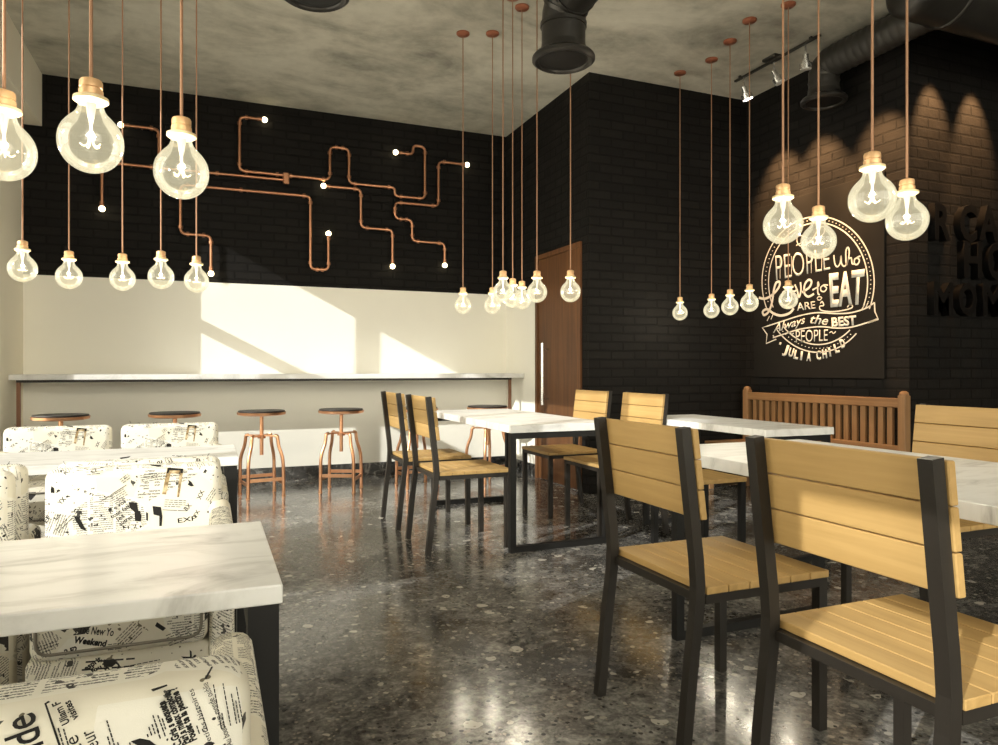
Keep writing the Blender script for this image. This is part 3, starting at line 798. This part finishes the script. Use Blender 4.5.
# ================================================================== CHALKBOARD
XB = XR-.022
cb = empty('chalkboard', (XR, 4.5, 1.0), 0, 'tall chalkboard with white hand lettering in an oval, on the right brick wall', 'chalkboard')
rel(cb, MB().box(XB, XR-.001, 3.82, 5.19, 1.0, 2.56, .003)).build('board', M['board'], cb)
XC = XB-.0015
def CP(x, y): return at_x(740+x/4.1375, 200+y/4.1375, XC)     # lettering layout (local sketch units) onto the board plane
def ribbon(mb, pts, w, closed=False):
    P = [CP(*p) for p in pts]; n = len(P); L, R_ = [], []
    for i in range(n):
        a = P[i-1] if (i or closed) else P[i]; b = P[(i+1) % n] if (i < n-1 or closed) else P[i]
        t = (b-a); t.x = 0
        if t.length < 1e-6: t = Vector((0, 1, 0))
        t.normalize(); s = Vector((0, -t.z, t.y))
        L.append(mb.bm.verts.new(P[i]+s*w/2)); R_.append(mb.bm.verts.new(P[i]-s*w/2))
    for i in range(n if closed else n-1):
        j = (i+1) % n; mb.bm.faces.new((L[i], L[j], R_[j], R_[i]))
def board_text(mb, body, bl, br, tl, tr, **kw):
    me = text_mesh(body, res=4, **kw)
    for v in me.vertices:
        s, t = v.co.x, v.co.y
        x = (bl[0]*(1-s)+br[0]*s)*(1-t)+(tl[0]*(1-s)+tr[0]*s)*t; y = (bl[1]*(1-s)+br[1]*s)*(1-t)+(tl[1]*(1-s)+tr[1]*s)*t
        v.co = CP(x, y)
    mb.mesh(me); bpy.data.meshes.remove(me)
A = MB()
def oval(rx, ry, t0, t1, n=60, cx=323, cy=340): return [(cx+rx*math.cos(math.radians(t0+(t1-t0)*i/n)), cy+ry*math.sin(math.radians(t0+(t1-t0)*i/n))) for i in range(n+1)]
# oval rings with a gap where the banner crosses
for (rx, ry) in ((232, 272), (205, 246)):
    ribbon(A, oval(rx, ry, -205, 24), .010); 
ribbon(A, oval(232, 290, 47, 139), .010); ribbon(A, oval(205, 258, 50, 136), .010)
for i in range(-198, 24, 4):
    x, y = oval(218, 259, i, i+1, 1)[0]; ribbon(A, [(x-2, y), (x+2, y)], .007)
for i in range(52, 136, 4):
    x, y = oval(218, 274, i, i+1, 1)[0]; ribbon(A, [(x-2, y), (x+2, y)], .007)
# top flourish
ribbon(A, catmull([(232, 188), (262, 170), (262, 150), (240, 150), (236, 172), (250, 190), (275, 184), (300, 160), (325, 120), (345, 110), (350, 130), (330, 160), (322, 190)]), .008)
board_text(A, 'PEOPLE', (150, 333), (372, 288), (145, 226), (368, 196), bold=-.012)
for dx in (8,):
    for x, y0, y1 in ((158, 240, 325), (205, 232, 316), (287, 222, 302), (330, 218, 294)): ribbon(A, [(x+dx, y0), (x+dx, y1)], .005)
W = .012
ribbon(A, catmull([(388, 228), (392, 262), (402, 276), (414, 262), (418, 232), (420, 262), (432, 274), (446, 252), (452, 214), (446, 196), (438, 214), (440, 268), (448, 246), (460, 240), (464, 262), (474, 264)]), W)
ribbon(A, catmull([(486, 238), (474, 246), (474, 264), (486, 266), (494, 250), (486, 238), (498, 232)]), W)
ribbon(A, catmull([(78, 404), (104, 408), (134, 392), (160, 362), (164, 340), (150, 342), (140, 372), (132, 424), (118, 462), (100, 476), (94, 462), (112, 452), (140, 470), (170, 478), (205, 468), (222, 448)]), .022)
ribbon(A, catmull([(200, 368), (176, 384), (168, 420), (186, 436), (206, 424), (214, 390), (200, 368), (222, 378), (236, 370)]), .016)
ribbon(A, catmull([(226, 350), (236, 372), (244, 402), (252, 372), (250, 340)]), .016)
ribbon(A, catmull([(256, 382), (286, 362), (296, 338), (284, 330), (268, 350), (266, 384), (282, 400), (306, 388)]), .019)
ribbon(A, catmull([(300, 372), (325, 356), (322, 340), (322, 384), (330, 392)]), .013); ribbon(A, catmull([(345, 352), (334, 362), (336, 376), (350, 378), (358, 364), (345, 352), (364, 352)]), .011)
ribbon(A, catmull([(318, 408), (326, 400), (338, 404), (330, 414), (320, 412)]), .008)
board_text(A, 'EAT', (374, 438), (508, 424), (368, 308), (516, 288), bold=.035)
board_text(A, 'ARE', (236, 458), (312, 448), (234, 426), (310, 418), bold=.005)
ribbon(A, catmull([(332, 428), (340, 420), (346, 436), (330, 440), (336, 456), (380, 462), (430, 456), (462, 446), (464, 436), (452, 434), (444, 444)]), .010)
# banner
top = catmull([(112, 522), (180, 500), (250, 478), (320, 466), (400, 470), (460, 466), (520, 448), (556, 424)])
bot = catmull([(136, 570), (190, 552), (250, 534), (330, 524), (400, 530), (460, 526), (530, 506), (568, 492)])
ribbon(A, top, .011); ribbon(A, bot, .011)
ribbon(A, [(112, 522), (92, 528), (112, 556), (108, 594), (150, 576), (136, 560)], .011)
ribbon(A, [(556, 424), (558, 462), (572, 494), (530, 508)], .011)
ribbon(A, [(112, 500), (122, 480)], .008); ribbon(A, [(128, 494), (138, 470)], .008); ribbon(A, [(504, 452), (516, 432)], .008); ribbon(A, [(520, 446), (530, 424)], .008)
board_text(A, 'Always', (136, 550), (272, 508), (138, 514), (266, 478), shear=.35, bold=.008)
board_text(A, 'the', (290, 510), (364, 518), (292, 472), (366, 480), shear=.35, bold=.008)
board_text(A, 'BEST', (380, 524), (482, 516), (378, 488), (480, 478), bold=.035)
board_text(A, 'PEOPLE', (232, 590), (362, 582), (230, 538), (364, 534), bold=-.004)
ribbon(A, catmull([(198, 552), (206, 546), (214, 556), (222, 550)]), .008); ribbon(A, catmull([(370, 550), (378, 544), (386, 552), (396, 544)]), .008)
name = '-JULIA CHILD'; xs = [158, 176, 198, 220, 248, 274, 0, 316, 342, 370, 394, 420]; ys = [604, 630, 644, 654, 660, 664, 0, 660, 654, 646, 632, 612]
for i, ch in enumerate(name):
    if ch == ' ': continue
    x, y = xs[i], ys[i]; a = math.radians((x-300)*-.15); ww = 19 if ch not in 'I-' else 8
    ca, sa = math.cos(a), math.sin(a)
    def rt(px, py): return (x+px*ca-py*sa*-1*-1, y+px*sa+py*ca)
    hh = -34 if ch != '-' else -40
    board_text(A, ch, rt(0, 0), rt(ww, 0), rt(0, hh), rt(ww, hh), bold=.045)
lt = rel(cb, A).build('chalk_lettering', M['chalk'], cb)
mod = lt.modifiers.new('thickness', 'SOLIDIFY'); mod.thickness = .0008

# raised letters on the wall facing the viewer
wl = MB()
for body, (u0_, u1_), (v0_, v1_) in (('R', (928, 944), (207, 239)), ('C', (953, 970), (208, 240)), ('A', (972, 992), (209, 240)),
                                   ('H', (957, 975), (244, 277)), ('O', (981, 998), (246, 278)),
                                   ('M', (927, 946), (284, 314)), ('O', (952, 970), (285, 314)), ('M', (976, 996), (286, 315))):
    p0 = at_y(u0_, v1_, YR); p1 = at_y(u1_, v0_, YR)
    me = text_mesh(body, bold=.03, extrude=.5)
    for v in me.vertices: v.co = Vector((p0.x+(p1.x-p0.x)*v.co.x, YR-.028+v.co.z*.054, p0.z+(p1.z-p0.z)*v.co.y))
    wl.mesh(me); bpy.data.meshes.remove(me)
M['letter_black'] = simple('black_letter_paint', (.0045, .004, .0038), .7, 0, .1)
tag(wl.build('wall_lettering', M['letter_black']), 'large raised black letters on the brick wall at the right edge', 'sign')

# ================================================================== DUCTS AND TRACK LIGHTS
def duct_diffuser(label, x, y, z, rn, rf, bend_to, flex=False, onto=None):
    t = onto or empty('duct_diffuser', (x, y, ZC), 0, label, 'duct', 'round air ducts under the ceiling')
    tl = -Vector(t.location)
    def rl(mb): return mb.xf(Matrix.Translation(tl))
    zt = min(z+.36, ZC-rn-.03)
    if flex:
        pts = fillet([(x, y, z+.05), (x, y, zt), (x, bend_to, zt)], .30, 10)
        dense = []
        for a, b in zip(pts, pts[1:]):
            n_ = max(1, int((b-a).length/.02))
            for i in range(n_): dense.append(a+(b-a)*i/n_)
        dense.append(pts[-1])
        mb = MB(); N = 24
        mb.tube(dense, rn, N)
        cs = dense
        for i, c in enumerate(cs):
            for j in range(N):
                vi = i*N+j
                mb.bm.verts.ensure_lookup_table()
                if vi < len(mb.bm.verts): mb.bm.verts[vi].co = c+(mb.bm.verts[vi].co-c)*(1.0+(.025 if i % 3 == 0 else -.02))
        rl(mb).build('pipe', M['duct_flex'], t, 60)
    else:
        pts = fillet([(x, y, z+.05), (x, y, zt), (x, bend_to, zt)], .26, 4)
        rl(MB().tube(pts, rn, 28)).build('pipe', M['duct'], t, 50)
        sm = MB()
        for i in (1, 3, 5):
            if i < len(pts)-1:
                dv = (pts[i+1]-pts[i-1]).normalized(); sm.tube([pts[i]-dv*.012, pts[i]+dv*.012], rn+.008, 28)
        rl(sm).build('seam_band', M['duct'], t, 50)
    fl = MB().lathe([(rn+.002, z+.10), (rn+.006, z+.06), (rf*.93, z+.045), (rf, z+.03), (rf, z+.012), (rf*.9, z), (rf*.80, z+.006), (rf*.70, z+.05), (rf*.5, z+.075), (.02, z+.08)], (x, y, 0), 36)
    f = rl(fl).build('flange', M['duct'], t, 35)
    lv = MB()
    for q in (.78, .62, .46, .30, .14):
        lv.lathe([(rf*q, z+.012+.02*(1-q)), (rf*q+.004, z+.008+.02*(1-q)), (rf*q-.05*q-.02 if rf*q > .05 else .004, z+.06), (rf*q-.054*q-.02 if rf*q > .05 else .002, z+.058)], (x, y, 0), 36)
    rl(lv).build('louvre_ring', M['steel'], f, 35)
    hn = MB().tube([(x, y-.45, zt+rn-.01), (x, y-.45, ZC+.001)], .008, 8); rl(hn).build('hanger', M['track_grey'], t)
    return t
duct_diffuser('elbow air duct with round flange, hanging before the brick corner', 1.95, 3.74, 2.89, .130, .186, 2.4)
duct_diffuser('round air diffuser at the top edge, left of the elbow duct', .53, 3.93, 3.09, .15, .19, 2.4)
md = empty('main_air_duct', (5.2, 3.05, ZC), 0, 'wide dark air duct running along the top right corner', 'duct')
def rmd(mb): return mb.xf(Matrix.Translation((-5.2, -3.05, -ZC)))
rmd(MB().lathe([(0, 3.94), (.15, 3.95), (.185, 3.99), (.19, 4.04), (.19, XE), (0, XE)], (0, 3.05, 3.425), 40, 'x')).build('pipe', M['duct'], md, 50)
sb = MB()
for x in (4.3, 5.1, 5.9): sb.lathe([(.191, x-.02), (.199, x-.012), (.199, x+.012), (.191, x+.02)], (0, 3.05, 3.425), 40, 'x')
rmd(sb).build('seam_band', M['duct'], md, 50)
for x in (4.32, 5.92): rmd(MB().box(x-.015, x+.015, 3.03, 3.07, 3.58, ZC)).build('hanger', M['track_grey'], md)

duct_diffuser('dark flexible air duct with round outlet beside the right wall', 4.50, 4.20, 3.17, .115, .172, 3.25, True)
tr = empty('track_light', (4.27, 4.4, ZC), 0, 'black ceiling track with three spot heads by the right wall', 'track light')
def rt_(mb): return mb.xf(Matrix.Translation((-4.27, -4.4, -ZC)))
rt_(MB().box(4.258, 4.282, 4.02, 4.95, 3.585, 3.60)).build('track', M['track_grey'], tr)
rt_(MB().box(4.22, 4.32, 4.43, 4.57, 3.60, ZC).box(4.262, 4.278, 4.1, 4.12, 3.6, ZC).box(4.262, 4.278, 4.88, 4.90, 3.6, ZC)).build('track_mount', M['track_grey'], tr)
SPOTS = [(4.27, 4.84), (4.27, 4.49), (4.27, 4.16)]
for i, (x, y) in enumerate(SPOTS):
    dv = Vector(((.35, .35, .12)[i], (-.1, -.35, .1)[i], -1)).normalized(); c = Vector((x, y, 3.50))
    h = MB(); h.tube([(x, y, 3.586), (x, y, 3.515)], .007, 8)
    h.tube([c-dv*.005, c+dv*.05], .022, 12).tube([c+dv*.05, c+dv*.062], .032, 14).tube([c+dv*.062, c+dv*.105], .046, 16)
    hh = rt_(h).build('spot_head', M['chrome'], tr, 40)
    ln = MB().tube([c+dv*.1055, c+dv*.108], .041, 16)
    rt_(ln).build('spot_lens', M['spot_glow'] if i == 0 else M['stem_glass'], hh)
# two more heads hidden behind the main duct wash the lettered wall
tr2 = empty('track_light', (5.2, 3.36, ZC), 0, 'ceiling spots above the raised letters, behind the wide duct', 'track light')
rt2 = lambda mb: mb.xf(Matrix.Translation((-5.2, -3.36, -ZC)))
for x in (4.93, 5.38):
    rt2(MB().tube([(x, 3.40, 3.48), (x, 3.40, ZC)], .03, 14)).build('spot_head', M['track_grey'], tr2, 40)

# ================================================================== LIGHT
def spot(name, loc, target, energy, size, blend, col, r=.02):
    l = bpy.data.lights.new(name, 'SPOT'); l.energy = energy; l.spot_size = math.radians(size); l.spot_blend = blend; l.color = col; l.shadow_soft_size = r
    o = bpy.data.objects.new(name, l); COL.objects.link(o); o.location = loc
    o.rotation_euler = (Vector(target)-Vector(loc)).to_track_quat('-Z', 'Y').to_euler(); return o
WARM = (1, .56, .25)
for (x, y), ty in zip([(4.27, 4.86), (4.27, 4.49), (4.27, 3.84)], (4.85, 4.40, 3.85)):
    spot('spot_lamp', (x+.05, y, 3.36), (XR, ty, 2.45), 300, 54, .8, WARM)
for x in (4.93, 5.38): spot('spot_lamp', (x, 3.38, 3.46), (x+.02, YR, 2.80), 250, 42, .8, WARM)
SUN_DIR = Vector((1, .52, -.52))
sl_ = bpy.data.lights.new('sun', 'SUN'); sl_.energy = 4.8; sl_.angle = math.radians(.4); sl_.color = (1, .975, .94)
so_ = bpy.data.objects.new('sun', sl_); COL.objects.link(so_); so_.rotation_euler = SUN_DIR.to_track_quat('-Z', 'Y').to_euler(); so_.location = (-4, -1, 5)
wd = bpy.data.worlds.new('sky'); SC.world = wd; wd.use_nodes = True
bg = wd.node_tree.nodes['Background']; bg.inputs[0].default_value = (1.0, .93, .78, 1); bg.inputs[1].default_value = 5.0
struct('pavement', MB().box(-14, 14, -14, 14, -.3, -.14), M['outside'])

vs = SC.view_settings
SC.display_settings.display_device = 'sRGB'
vs.view_transform = 'Standard'; vs.look = 'None'; vs.exposure = 0.12; vs.gamma = 1.0; vs.use_curve_mapping = False
cy = SC.cycles
cy.use_denoising = True
try: cy.denoiser = 'OPENIMAGEDENOISE'
except Exception: pass
cy.max_bounces = 10; cy.diffuse_bounces = 5; cy.glossy_bounces = 4; cy.transparent_max_bounces = 24; cy.sample_clamp_indirect = 6.0
cy.caustics_reflective = False; cy.caustics_refractive = False
